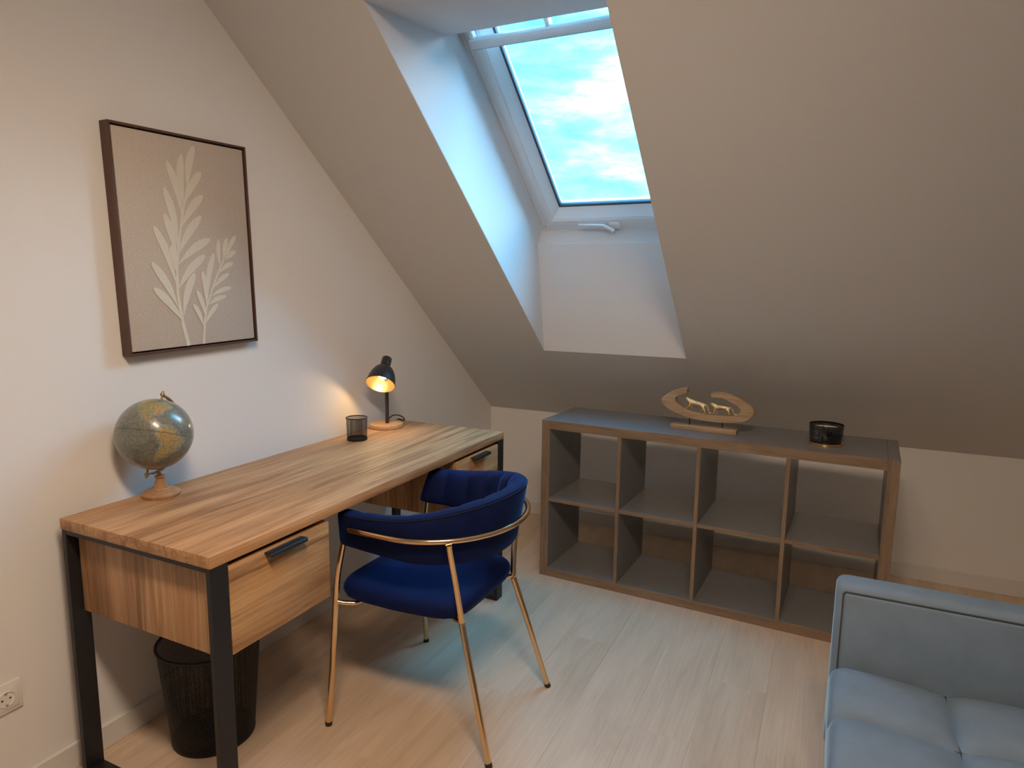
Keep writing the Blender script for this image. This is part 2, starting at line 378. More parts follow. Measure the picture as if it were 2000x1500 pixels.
# ventilation bar across the top
bm = new_bm(); wbox(bm, 0.045, WW-0.045, 0.985, 1.022, -0.055, -0.025, 0.008); vb = obj('vent_bar', bm, M_PVC, win, smooth=True)
bm = new_bm(); wbox(bm, 0.05, WW-0.05, 0.982, 0.988, -0.050, -0.030, 0.001); obj('vent_strip', bm, M_ALU, vb)
for bx in (0.06, WW/2, WW-0.06):
    bm = new_bm(); wbox(bm, bx-0.008, bx+0.008, 0.98, 1.075, -0.045, -0.012, 0.003); obj('vent_bracket', bm, M_PVC, vb, smooth=True)
bm = new_bm(); add_lathe(bm, [(0, -0.002), (0.004, -0.002), (0.004, 0.0), (0, 0.0)], (0, 0, 0), 12)
for v in bm.verts: v.co = wp(0.026+v.co.x, 0.03+v.co.y, -0.004+v.co.z)
obj('screw', bm, M_ALU, win)

# ------------------------------------------------------------------ ceiling lamp (out of frame, source of the warm light)
def ceiling_spots():
    t = thing('ceiling_lamp', 'white spotlight bar on the flat ceiling above the viewer', 'lamp', (1.75, -3.25, ZC))
    box('mount_bar', (-0.42, -0.025, -0.03), (0.42, 0.025, 0.0), M_PVC, t, 0.004)
    for i, dx in enumerate((-0.33, 0.0, 0.33)):
        bm = new_bm(); add_lathe(bm, [(0, -0.03), (0.035, -0.03), (0.045, -0.10), (0.043, -0.10), (0.033, -0.035), (0, -0.035)], (dx, 0, 0), 24); h = obj('spot_head', bm, M_PVC, t, smooth=True)
        bm = new_bm(); add_lathe(bm, [(0, -0.085), (0.036, -0.085), (0.036, -0.08), (0, -0.08)], (dx, 0, 0), 24); obj('spot_lens', bm, M_SPOTGLOW, h)
        ld = bpy.data.lights.new('spot_light', 'SPOT'); ld.energy = 40.0; ld.color = (1.0, 0.76, 0.56); ld.shadow_soft_size = 0.13
        ld.spot_size = math.radians(118); ld.spot_blend = 1.0
        lo = bpy.data.objects.new('spot_light', ld); COL.objects.link(lo); lo.parent = t; lo.location = (dx, 0, -0.16)
        aim = Vector(((0.55, -2.0, 0.35), (1.05, -1.9, 0.0), (1.35, -1.9, 0.0))[i]) - Vector((1.75+dx, -3.25, ZC-0.16))
        lo.rotation_euler = aim.to_track_quat('-Z', 'Y').to_euler()
    ld = bpy.data.lights.new('glow_light', 'POINT'); ld.energy = 15.0; ld.color = (1.0, 0.74, 0.53); ld.shadow_soft_size = 0.13
    lo = bpy.data.objects.new('glow_light', ld); COL.objects.link(lo); lo.parent = t; lo.location = (0, 0, -0.16)
ceiling_spots()

# ------------------------------------------------------------------ desk
DX0, DX1, DYN, DYF, DH, DT = 0.058, 0.627, -2.614, -1.084, 0.762, 0.030
dcx, dcy = (DX0+DX1)/2, (DYN+DYF)/2
desk = thing('desk', 'oak writing desk with two drawers and black steel frame legs', 'desk', (dcx, dcy, 0))
def dbox(name, a, b, m, bev=0.0, parent=None):
    bm = new_bm(); add_box(bm, (a[0]-dcx, a[1]-dcy, a[2]), (b[0]-dcx, b[1]-dcy, b[2]), bev); return obj(name, bm, m, parent or desk, smooth=bev > 0)
dbox('desktop', (DX0, DYN, DH-DT), (DX1, DYF, DH), M_OAKY, 0.0012)
PY, PX = 0.051, 0.016
for s in (0, 1):
    y0 = DYN+0.001 if s == 0 else DYF-0.001-PY; y1 = y0+PY
    bm = new_bm()
    xa, xb = DX0+0.004, DX1-0.001
    zt = DH-DT
    for a, b in (((xa, y0, 0.0), (xa+PX, y1, zt)), ((xb-PX, y0, 0.0), (xb, y1, zt)), ((xa+PX, y0, 0.0), (xb-PX, y1, 0.022)), ((xa+PX, y0, zt-0.012), (xb-PX, y1, zt))):
        add_box(bm, (a[0]-dcx, a[1]-dcy, a[2]), (b[0]-dcx, b[1]-dcy, b[2]), 0.001, 1)
    obj('leg_frame', bm, M_BLACK, desk)
    # drawer box: side panels, bottom, back and drawer front
    ya, yb = (y1+0.002, y1+0.002+0.352) if s == 0 else (y0-0.002-0.352, y0-0.002)
    if s == 0: ya = y0+0.030
    else: yb = y1-0.030
    xr, xf2 = DX0+0.024, DX1-0.020
    zb, zt2 = 0.492, zt-0.012
    for yy in (ya, yb-0.016): dbox('drawer_side_panel', (xr, yy, zb), (xf2, yy+0.016, zt2), M_OAKZ, 0.0008)
    dbox('drawer_base_panel', (xr, ya+0.0165, zb), (xf2, yb-0.0165, zb+0.016), M_OAKY)
    dbox('drawer_back_panel', (xr, ya+0.0165, zb+0.0165), (xr+0.012, yb-0.0165, zt2), M_OAKY)
    fa, fb = (y1+0.002, yb) if s == 0 else (ya, y0-0.002)
    df = dbox('drawer_front', (xf2+0.001, fa, zb-0.001), (DX1-0.002, fb, zt2-0.002), M_OAKD, 0.001)
    hc = (fa+fb)/2
    bm = new_bm()
    add_box(bm, (DX1-0.002-dcx, hc-0.065-dcy, zt2-0.010), (DX1+0.024-dcx, hc+0.065-dcy, zt2-0.006), 0.0008, 1)
    add_box(bm, (DX1+0.020-dcx, hc-0.065-dcy, zt2-0.017), (DX1+0.024-dcx, hc+0.065-dcy, zt2-0.0095), 0.0008, 1)
    obj('drawer_handle', bm, M_HANDLE, df, label='dark anthracite angled pull')

# ------------------------------------------------------------------ cube shelf
SW, SD, SH, ST, sd_, cc = 1.47, 0.39, 0.768, 0.041, 0.016, 0.335
RZ = -0.0455
shelf = thing('cube_shelf', 'grey eight-compartment cube shelf with oak front edges under the skylight', 'shelf', (0.6985, -0.3974, 0), (0, 0, RZ))
def board(name, a0, a1, z0, z1, vertical):
    bm = new_bm(); add_box(bm, (a0, -SD+0.003, z0), (a1, 0, z1), 0.0006, 1); o = obj(name, bm, M_GREY, shelf)
    e = 0.0003
    bm = new_bm(); add_box(bm, (a0, -SD, z0), (a1, -SD+0.0035, z1), 0.0006, 1); obj('edge_band', bm, M_EDGE_V if vertical else M_EDGE_H, o, label='oak front edge')
board('side_panel', 0, ST, 0, SH, True); board('side_panel', SW-ST, SW, 0, SH, True)
g = 0.0006
board('top_panel', ST+g, SW-ST-g, SH-ST, SH, False); board('bottom_panel', ST+g, SW-ST-g, 0, ST, False)
xs = [ST+cc*(i+1)+sd_*i for i in range(3)]
for a in xs: board('divider', a, a+sd_, ST+g, SH-ST-g, True)
edges = [ST]+[v for a in xs for v in (a, a+sd_)]+[SW-ST]
for i in range(4): board('shelf_board', edges[2*i]+g, edges[2*i+1]-g, ST+cc, ST+cc+sd_, False)

# ------------------------------------------------------------------ framed picture
PCX, PCZ = -2.134, 1.5105
pic = thing('framed_picture', 'framed taupe canvas with two ivory leafy branches above the desk', 'picture', (0, PCX, PCZ), (0.028, 0, 0))
hw, hh = 0.242, 0.331
for nm, a, b in (('frame_rail', (-hw, -hh), (-hw+0.007, hh)), ('frame_rail', (hw-0.007, -hh), (hw, hh)), ('frame_rail', (-hw+0.0072, hh-0.007), (hw-0.0072, hh)), ('frame_rail', (-hw+0.0072, -hh), (hw-0.0072, -hh+0.007))):
    box(nm, (0.001, a[0], a[1]), (0.038, b[0], b[1]), M_FRAME, pic, 0.001, 1)
box('backing', (0.001, -hw+0.0074, -hh+0.0074), (0.006, hw-0.0074, hh-0.0074), M_RUBBER, pic)
box('canvas', (0.0062, -hw+0.0115, -hh+0.0115), (0.033, hw-0.0115, hh-0.0115), M_CANVAS, pic, 0.002, 2)
BIG = [((0.001,0.168),(0.036,0.303)),((-0.016,0.119),(-0.011,0.272)),((-0.026,0.087),(-0.064,0.246)),((-0.009,0.13),(0.056,0.227)),((-0.029,0.055),(0.056,0.155)),((-0.051,-0.009),(-0.081,0.166)),((-0.06,-0.041),(-0.088,0.088)),((-0.053,-0.036),(0.043,0.089)),((-0.056,-0.065),(0.072,0.019)),((-0.067,-0.127),(-0.128,0.051)),((-0.063,-0.14),(0.046,-0.033)),((-0.068,-0.197),(-0.145,-0.057)),((-0.051,-0.222),(0.002,-0.09)),((-0.056,-0.239),(-0.146,-0.133)),((-0.063,-0.095),(-0.074,-0.005))]
STB = [(-0.04,-0.319),(-0.055,-0.244),(-0.064,-0.159),(-0.06,-0.073),(-0.047,-0.004),(-0.03,0.066),(-0.016,0.119),(0.004,0.184)]
SML = [((0.105,-0.068),(0.106,0.018)),((0.121,-0.05),(0.14,0.025)),((0.128,-0.044),(0.177,0.033)),((0.13,-0.047),(0.172,-0.018)),((0.096,-0.09),(0.158,-0.057)),((0.071,-0.138),(0.139,-0.093)),((0.058,-0.166),(0.143,-0.14)),((0.041,-0.194),(0.119,-0.167)),((0.026,-0.256),(0.084,-0.192)),((0.045,-0.166),(0.082,-0.027)),((0.038,-0.194),(0.032,-0.084)),((0.031,-0.233),(0.005,-0.144)),((0.02,-0.261),(-0.011,-0.188))]
STS = [(0.017,-0.319),(0.025,-0.258),(0.037,-0.202),(0.065,-0.144),(0.1,-0.079),(0.121,-0.045)]
ZP = 0.0331
def leaf(a, b, wmax, k):
    a, b = Vector(a), Vector(b); d = b-a; n = Vector((-d.y, d.x)).normalized(); ln = d.length
    side = 1 if d.x > 0 else -1
    prof = [(0, .10), (.12, .28), (.3, .66), (.5, .92), (.66, 1.0), (.8, .92), (.9, .70), (.965, .42), (1.0, .12)]
    bow = 0.05*ln*side
    left, right = [], []
    for t, w in prof:
        c = a+d*t+n*bow*math.sin(PI*t); left.append(c+n*w*wmax); right.append(c-n*w*wmax)
    bm = new_bm(); poly = [(p.x, p.y) for p in right+left[::-1]]
    zt = ZP+0.0010+0.00013*k
    add_prism(bm, poly, lambda u, v, dd: (dd, u, v), ZP-0.001, zt)
    obj('leaf', bm, M_LEAF, pic)
for k, (a, b) in enumerate(BIG): leaf(a, b, 0.0132, k)
for k, (a, b) in enumerate(SML): leaf(a, b, 0.0082 if k not in (9, 10) else 0.0105, k)
def stem(pts, w0, w1):
    bm = new_bm(); l, r = [], []
    for i, p in enumerate(pts):
        p = Vector(p); q = Vector(pts[min(i+1, len(pts)-1)])-Vector(pts[max(i-1, 0)]); n = Vector((-q.y, q.x)).normalized(); w = w0+(w1-w0)*i/(len(pts)-1)
        l.append(p+n*w); r.append(p-n*w)
    add_prism(bm, [(p.x, p.y) for p in r+l[::-1]], lambda u, v, d: (d, u, v), ZP-0.001, ZP+0.0013); obj('stem', bm, M_LEAF, pic)
stem(STB, 0.0065, 0.003); stem(STS, 0.0045, 0.0025)

# ------------------------------------------------------------------ wall socket
sk = thing('wall_socket', 'white power socket low on the wall near the desk', 'socket', (0, -2.758, 0.307))
bm = new_bm(); add_box(bm, (0, -0.041, -0.041), (0.009, 0.041, 0.041), 0.003, 2); pl = obj('cover_plate', bm, M_SOCKET, sk, smooth=True)
bm = new_bm(); add_box(bm, (0.009, -0.030, -0.030), (0.0115, 0.030, 0.030), 0.0015, 2); obj('insert', bm, M_SOCKET, sk, smooth=True)
AX = Matrix.Rotation(PI/2, 3, 'Y')
bm = new_bm(); add_lathe(bm, [(0.0225, 0.0), (0.0205, 0.0035), (0.0195, 0.0035), (0.019, 0.0008), (0, 0.0008)], (0.0112, 0, 0), 36, AX); rc = obj('round_well', bm, M_SOCKET, sk, smooth=True)
for dy in (-0.0095, 0.0095):
    bm = new_bm(); add_lathe(bm, [(0, 0.001), (0.0025, 0.001), (0.0025, 0), (0, 0)], (0.0114, dy, 0), 14, AX); obj('pin_hole', bm, M_HOLE, rc)
for dz in (-0.017, 0.017):
    box('earth_clip', (0.0114, -0.003, dz-0.003), (0.0146, 0.003, dz+0.003), M_ALU, rc)

# ------------------------------------------------------------------ globe
GX, GY = 0.119, -2.357
gl = thing('desk_globe', 'antique-style desk globe on a turned wooden stand', 'globe', (GX, GY, DH))
GC = Vector((-0.004, -0.005, 0.187)); GR = 0.104
bm = new_bm(); add_lathe(bm, [(0, 0), (0.051, 0), (0.0535, 0.004), (0.053, 0.010), (0.046, 0.016), (0.034, 0.021), (0.026, 0.0235), (0.0245, 0.026), (0, 0.026)]); obj('stand_base', bm, M_BEECH, gl, smooth=True)
bm = new_bm(); add_lathe(bm, [(0, 0.0255), (0.019, 0.0255), (0.0185, 0.028), (0.0165, 0.036), (0.0135, 0.046), (0.0120, 0.052), (0.0115, 0.054), (0.0145, 0.056), (0.0150, 0.059), (0.0130, 0.062), (0, 0.062)]); obj('stand_stem', bm, M_BEECH, gl, smooth=True)
# axis: tilted to the right as seen from the room
side = Vector((0.63, 0.776, 0)).normalized(); tocam = Vector((0.80, -0.60, 0)).normalized()
ax = (Vector((0, 0, 1))+side*0.24-tocam*0.30).normalized()
arcdir = (side*0.55 - tocam*0.83); arcdir = (arcdir-ax*arcdir.dot(ax)).normalized()
ra = GR+0.012
bm = new_bm()
P = []
tang = ax.cross(arcdir).normalized()
for i in range(41):
    th = PI*i/40
    d = ax*math.cos(th)+arcdir*math.sin(th); w = 0.0065
    P.append([GC+d*(ra-0.0015)-tang*w, GC+d*(ra-0.0015)+tang*w, GC+d*(ra+0.0018)+tang*w, GC+d*(ra+0.0018)-tang*w])
V = add_grid(bm, P, closed_v=True); bm.faces.new(V[0]); bm.faces.new(V[-1][::-1]); mer = obj('meridian_arm', bm, M_BRASS, gl)
for sgn in (1, -1):
    bm = new_bm(); a = GC+ax*sgn*(GR-0.002)
    add_tube(bm, [a, a+ax*sgn*0.014, a+ax*sgn*0.0145, a+ax*sgn*0.020, a+ax*sgn*0.0205, a+ax*sgn*0.027], [0.003, 0.003, 0.0065, 0.006, 0.0042, 0.003], 12); obj('pivot_pin', bm, M_BRASS, mer, smooth=True)
# short brass post under the arm
fth = max(range(41), key=lambda i: -(GC+(ax*math.cos(PI*i/40)+arcdir*math.sin(PI*i/40))*ra).z)
low = GC+(ax*math.cos(PI*fth/40)+arcdir*math.sin(PI*fth/40))*ra
bm = new_bm(); add_tube(bm, [(0, 0, 0.060), (0, 0, 0.066), (low.x*0.3, low.y*0.3, low.z-0.002), (low.x*0.4, low.y*0.4, low.z+0.004)], [0.0062, 0.0062, 0.006, 0.0052], 12); obj('brass_post', bm, M_BRASS, gl, smooth=True)
# ball with printed map
SAM = [(10,-72),(12,-70),(10,-62),(5,-52),(0,-50),(-3,-40),(-7,-35),(-13,-39),(-23,-42),(-28,-49),(-35,-54),(-39,-58),(-42,-64),(-48,-66),(-54,-68),(-53,-72),(-45,-74),(-37,-73),(-28,-71),(-18,-70),(-14,-76),(-5,-81),(1,-80),(8,-77)]
NAM = [(8,-77),(9,-83),(15,-88),(21,-87),(19,-91),(18,-95),(23,-98),(29,-95),(30,-88),(25,-81),(31,-81),(36,-76),(42,-70),(46,-62),(52,-56),(60,-65),(62,-78),(55,-82),(52,-79),(58,-94),(68,-96),(70,-128),(71,-157),(60,-165),(58,-152),(60,-140),(50,-128),(40,-124),(34,-119),(23,-110),(31,-114),(25,-109),(20,-105),(15,-96),(13,-88)]
GRN = [(60,-44),(66,-54),(76,-66),(83,-40),(80,-18),(70,-24)]
AFR = [(36,-6),(37,10),(31,20),(31,32),(12,43),(11,51),(-4,40),(-15,40),(-26,33),(-34,25),(-34,18),(-17,12),(-1,9),(5,8),(5,-7),(14,-17),(28,-13)]
EUR = [(36,-9),(43,-9),(48,-4),(58,6),(71,26),(70,60),(75,100),(70,170),(60,160),(45,135),(35,120),(22,110),(8,100),(20,90),(8,77),(22,70),(25,57),(13,45),(30,34),(40,27),(38,16),(44,9)]
ANT = [(-72,-180),(-70,-60),(-64,-58),(-72,-20),(-70,40),(-66,100),(-72,179),(-90,179),(-90,-180)]
def inside(lat, lon, poly):
    c = False; n = len(poly); j = n-1
    for i in range(n):
        yi, xi = poly[i]; yj, xj = poly[j]
        if (yi > lat) != (yj > lat) and lon < (xj-xi)*(lat-yi)/(yj-yi)+xi: c = not c
        j = i
    return c
def land(lat, lon):
    for pg in (SAM, NAM, GRN, AFR, EUR, ANT):
        if inside(lat, lon, pg): return True
    return False
lat0, lon0 = 0.0, -82.0
e1 = (tocam - ax*tocam.dot(ax)).normalized(); e2 = ax.cross(e1)     # e1: lon0 towards the room
NU, NV = 240, 120
bm = new_bm(); rows = []
cols = []
for j in range(NV+1):
    lat = -90+180*j/NV; row = []; cr = []
    for i in range(NU):
        lon = -180+360*i/NU; a = math.radians(lon-lon0); la = math.radians(lat)
        d = e1*(math.cos(a)*math.cos(la))+e2*(math.sin(a)*math.cos(la))+ax*math.sin(la)
        row.append(GC+d*GR); cr.append(1.0 if land(lat, lon) else 0.0)
    rows.append(row); cols.append(cr)
V = add_grid(bm, rows, closed_v=True)
bmesh.ops.recalc_face_normals(bm, faces=list(bm.faces))
me = bpy.data.meshes.new('globe_ball'); bm.to_mesh(me); bm.free()
at = me.color_attributes.new('map', 'FLOAT_COLOR', 'POINT')
for j in range(NV+1):
    for i in range(NU):
        v = cols[j][i]; sh = 0.0
        if v < 0.5:                                  # pale shallow rim round the coasts
            near = sum(cols[min(NV, max(0, j+dj))][(i+di) % NU] for dj in (-2, 0, 2) for di in (-2, 0, 2)); sh = min(1.0, near/3)
        eq = 1.0 if (j == NV//2 and i % 3) else 0.0
        at.data[j*NU+i].color = (v, sh, eq, 1)
for p in me.polygons: p.use_smooth = True
gm, t, b = mat('antique_map')
atn = N(t, 'ShaderNodeAttribute', attribute_name='map'); sp = N(t, 'ShaderNodeSeparateColor'); L(t, atn.outputs['Color'], sp.inputs[0])
co = N(t, 'ShaderNodeTexCoord')
n1 = N(t, 'ShaderNodeTexNoise', Scale=22.0, Detail=6.0); L(t, co.outputs['Object'], n1.inputs['Vector'])
n2 = N(t, 'ShaderNodeTexNoise', Scale=130.0, Detail=3.0); L(t, co.outputs['Object'], n2.inputs['Vector'])
oc = ramp(t, n1.outputs['Fac'], [(0.3, (0.135, 0.145, 0.120)), (0.7, (0.225, 0.225, 0.185))])
ld_ = ramp(t, n1.outputs['Fac'], [(0.32, (0.24, 0.24, 0.10)), (0.5, (0.34, 0.29, 0.14)), (0.68, (0.44, 0.25, 0.11))])
oc = mixc(t, sp.outputs[1], oc, (0.26, 0.30, 0.27)); c = mixc(t, sp.outputs[0], oc, ld_)
sk2 = ramp(t, n2.outputs['Fac'], [(0.35, (0.72,)*3), (0.6, (1.05,)*3)]); c = mixc(t, 1.0, c, sk2, 'MULTIPLY'); c = mixc(t, sp.outputs[2], c, (0.05, 0.05, 0.04))
L(t, c, b.inputs['Base Color']); b.inputs['Roughness'].default_value = 0.28; b.inputs['Coat Weight'].default_value = 0.4; b.inputs['Coat Roughness'].default_value = 0.12
me.materials.append(gm)
bo = bpy.data.objects.new('globe_ball', me); COL.objects.link(bo); bo.parent = gl

# ------------------------------------------------------------------ pencil cup and waste bin (wire mesh)
def wire_mesh(bm, r0, r1, z0, z1, nu, nv, w):
    """diamond lattice of thin flat wires on a cone"""
    def pt(u, v):
        r = r0+(r1-r0)*v; a = 2*PI*u
        return Vector((r*math.cos(a), r*math.sin(a), z0+(z1-z0)*v))
    for s in (1, -1):
        for i in range(nu):
            prev = None
            for j in range(nv+1):
                v = j/nv; u = i/nu+s*j*0.5/nu
                p = pt(u, v); q = pt(u+0.001, v); tn = (q-p).normalized()
                nr = Vector((math.cos(2*PI*u), math.sin(2*PI*u), 0))*(0.0004*s)
                a, b_ = bm.verts.new(p-tn*w+nr), bm.verts.new(p+tn*w+nr)
                if prev: bm.faces.new((prev[0], prev[1], b_, a))
                prev = (a, b_)
def mesh_vessel(name, label, cat, loc, r0, r1, h, nu, nv, w, rim):
    t = thing(name, label, cat, loc)
    bm = new_bm(); wire_mesh(bm, r0, r1, 0.003, h, nu, nv, w); o = obj('wire_mesh', bm, M_WIRE, t)
    bm = new_bm(); add_tube(bm, [(r1*math.cos(2*PI*k/64), r1*math.sin(2*PI*k/64), h) for k in range(64)], rim, 10, closed=True); obj('rim', bm, M_WIRE, t, smooth=True)
    bm = new_bm(); add_lathe(bm, [(0, 0), (r0+0.0008, 0), (r0+0.0015, 0.004), (r0+0.0012, 0.010), (r0-0.0002, 0.010), (r0-0.0005, 0.003), (0, 0.003)], n=64); obj('base_plate', bm, M_WIRE, t, smooth=True)
    return t
mesh_vessel('pencil_cup', 'empty black wire mesh pencil cup on the desk beside the lamp', 'cup', (0.166, -1.506, DH), 0.040, 0.0425, 0.092, 70, 26, 0.00062, 0.0022)
mesh_vessel('waste_bin', 'black wire mesh waste bin on the floor under the desk', 'bin', (0.236, -2.315, 0), 0.119, 0.146, 0.315, 150, 66, 0.00135, 0.0045)

# ------------------------------------------------------------------ desk lamp
lx, ly = 0.122, -1.250
lamp = thing('desk_lamp', 'lit black desk lamp with bell shade on a round wooden base', 'lamp', (lx, ly, DH))
bm = new_bm(); add_lathe(bm, [(0, 0), (0.072, 0), (0.0745, 0.002), (0.0745, 0.016), (0.073, 0.018), (0, 0.018)], n=64); obj('base', bm, M_BASEW, lamp, smooth=True)
bm = new_bm(); add_tube(bm, [(0.004, 0.003, 0.017), (0.004, 0.003, 0.262)], 0.0085, 16); obj('pole', bm, M_SHADE, lamp, smooth=True)
axn = Vector((0.20, -0.64, -0.74)).normalized()          # direction the shade opens
zq = axn.to_track_quat('Z', 'Y').to_matrix()
apex = Vector((0.004, 0.003, 0.262)) + Vector((0, 0, 0.030)) - axn*0.018
LS = 0.150
bm = new_bm(); add_lathe(bm, [(0, -0.002), (0.0195, -0.002), (0.0215, 0.0005), (0.0225, 0.040), (0, 0.040)], apex, 40, zq); obj('socket_cap', bm, M_SHADE, lamp, smooth=True)
prof_o = [(0.020, 0.040), (0.030, 0.048), (0.042, 0.062), (0.052, 0.082), (0.0585, 0.104), (0.0625, 0.128), (0.0640, 0.136)]
prof_i = [(r-0.0015, z+0.0008) for r, z in prof_o]
bm = new_bm(); add_lathe(bm, prof_o, apex, 56, zq); add_lathe(bm, [prof_o[-1], (0.0625, 0.1362)], apex, 56, zq); sh = obj('shade', bm, M_SHADE, lamp, smooth=True)
bm = new_bm(); add_lathe(bm, [(0, 0.0415)]+prof_i, apex, 56, zq); obj('shade_lining', bm, M_SHADEIN, sh, smooth=True, label='warm lit cream inside of the shade')
bm = new_bm(); add_lathe(bm, [(0, 0.043), (0.013, 0.043), (0.0135, 0.060), (0.012, 0.062), (0, 0.062)], apex, 24, zq); obj('bulb_holder', bm, M_SHADEIN, sh, smooth=True)
bm = new_bm(); add_lathe(bm, [(0.008, 0.062), (0.010, 0.068), (0.0165, 0.078), (0.019, 0.088), (0.0165, 0.099), (0.010, 0.105), (0, 0.107)], apex, 28, zq); obj('bulb', bm, M_BULB, sh, smooth=True, label='glowing round bulb')
bm = new_bm(); add_tube(bm, [(0.004, 0.003, 0.255), (0.004, 0.003, 0.275), tuple(apex+axn*0.02)], [0.008, 0.009, 0.008], 12); obj('pivot', bm, M_SHADE, lamp, smooth=True)
bm = new_bm()
cp = [(-0.035, 0.055, 0.010), (-0.04, 0.075, 0.020), (-0.035, 0.10, 0.032), (-0.02, 0.125, 0.030), (-0.005, 0.142, 0.016), (-0.01, 0.152, 0.004), (-0.035, 0.158, 0.0035), (-0.05, 0.161, 0.0035)]
def smooth_pts(p, k=6):
    p = [Vector(q) for q in p]; out = []
    for i in range(len(p)-1):
        p0, p1, p2, p3 = p[max(i-1, 0)], p[i], p[i+1], p[min(i+2, len(p)-1)]
        for j in range(k):
            t = j/k; out.append(0.5*((2*p1)+(-p0+p2)*t+(2*p0-5*p1+4*p2-p3)*t*t+(-p0+3*p1-3*p2+p3)*t**3))
    return out+[p[-1]]
add_tube(bm, smooth_pts(cp), 0.0028, 8); obj('power_cord', bm, M_LEATHER, lamp, smooth=True)
ld = bpy.data.lights.new('bulb_light', 'POINT'); ld.energy = 1.3; ld.color = (1.0, 0.66, 0.32); ld.shadow_soft_size = 0.012
lo = bpy.data.objects.new('bulb_light', ld); COL.objects.link(lo); lo.parent = lamp; lo.location = apex+axn*0.113

# ------------------------------------------------------------------ chair
CX, CY = 0.80, -1.846
chair = thing('chair', 'navy velvet chair with channelled curved back and gold legs', 'chair', (CX, CY, 0))
def cl_(x, dy, z): return (x-CX, dy, z)
# curved back: plan = arms then half ellipse
def plan(u, scale=1.0):
    """u -1..1 from near arm end round the back to far arm end -> (x,dy), outward normal"""
    ex, ea, eb, x0 = 0.79, 0.255, 0.278, 0.575
    La = ex-x0; Le = PI/2*math.sqrt((ea*ea+eb*eb)/2)
    s = abs(u)*(La+Le); sg = 1 if u >= 0 else -1
    if s < Le:
        th = s/Le*PI/2; x = ex+ea*math.cos(th); y = eb*math.sin(th); n = Vector((math.cos(th)/ea, math.sin(th)/eb)).normalized()
    else:
        x = ex-(s-Le); y = eb; n = Vector((0, 1)); x -= 0
        f = (s-Le)/La; y = eb-0.012*f*f
    return Vector((x, sg*y)), Vector((n.x, sg*n.y))
def top_z(u): 
    a = abs(u); return 0.716+0.066*(0.5+0.5*math.cos(PI*min(1.0, a*1.05)))
def bot_z(u): return 0.597-0.012*math.cos(PI*u/2)
NC = 15
P = []
for i in range(211):
    u = -1+2*i/210; q, n = plan(u); zt, zb = top_z(u), bot_z(u); hgt = zt-zb
    ch = abs(math.sin(PI*NC*(u+1)/2))**0.45
    end = min(1.0, (1-abs(u))*22); e = math.sqrt(max(0.0, 1-(1-end)**2)) if end < 1 else 1.0
    row = []
    thk = 0.060
    # outer face bottom -> top, rounded top, inner face down with channels, rounded bottom
    sec = [(-0.002, 0.0), (0.0, 0.02), (0.001, 0.25), (0.001, 0.5), (0.001, 0.75), (0.0, 0.90), (-0.004, 0.965), (-0.014, 1.0), (-0.028, 1.004), (-0.042, 0.985), (-0.052, 0.94), (-0.058, 0.86), (-0.060, 0.70), (-0.060, 0.5), (-0.060, 0.3), (-0.056, 0.14), (-0.046, 0.045), (-0.030, 0.0), (-0.014, -0.008)]
    for off, v in sec:
        w = off
        if off < -0.012: w = off + (1-ch)*0.014*min(1.0, max(0.0, (-off-0.024)/0.026))
        w = -0.03+(w+0.03)*(0.35+0.65*e)
        lean = (v-0.5)*0.034
        vv = 0.5+(v-0.5)*(0.90+0.10*e)
        p = q+n*(w+lean*1.0-0.004)
        fe = max(0.0, (abs(u)-0.72)/0.28); row.append(cl_(p.x-0.024*(1-vv)*fe*fe, p.y, zb+hgt*vv))
    P.append(row)
bm = new_bm(); V = add_grid(bm, P, closed_v=True); bm.faces.new(V[0]); bm.faces.new(V[-1][::-1])
back = obj('backrest', bm, M_NAVY, chair, smooth=True)
# piping along the top edges
bm = new_bm()
pts = []
for i in range(4, 207):
    u = -1+2*i/210; q, n = plan(u); zt, zb = top_z(u), bot_z(u); p = q+n*(-0.0015+0.017*0.88-0.004); pts.append(cl_(p.x, p.y, zb+(zt-zb)*0.935))
add_tube(bm, pts, 0.0022, 6); obj('top_seam', bm, M_SEAMN, back, smooth=True)
# seat cushion
P = []
sx0, sx1, sdy = 0.515, 0.962, 0.232
def rsq(t, hx_, hy_, r):
    """point on rounded rectangle, t in 0..1"""
    n = 6.0; a = 2*PI*t; c, s = math.cos(a), math.sin(a)
    k = (abs(c)**n+abs(s)**n)**(-1/n)
    return hx_*c*k, hy_*s*k
secs = [(0.0, 0.404), (0.55, 0.404), (0.90, 0.406), (0.97, 0.412), (1.0, 0.428), (0.995, 0.443), (0.965, 0.455), (0.90, 0.462), (0.75, 0.468), (0.5, 0.471), (0.25, 0.472), (0.0, 0.472)]
rows = []
for f, z in secs:
    row = []
    for k in range(72):
        a, b_ = rsq(k/72, (sx1-sx0)/2, sdy, 0)
        x_ = (sx0+sx1)/2+a*max(f, 1e-4); tap = 1.0-0.09*max(0, (x_-0.74)/0.22)
        row.append(cl_(x_, b_*max(f, 1e-4)*tap, z))
    rows.append(row)
bm = new_bm(); add_grid(bm, rows, closed_v=True); bmesh.ops.remove_doubles(bm, verts=list(bm.verts), dist=0.0004); obj('seat', bm, M_NAVY, chair, smooth=True)
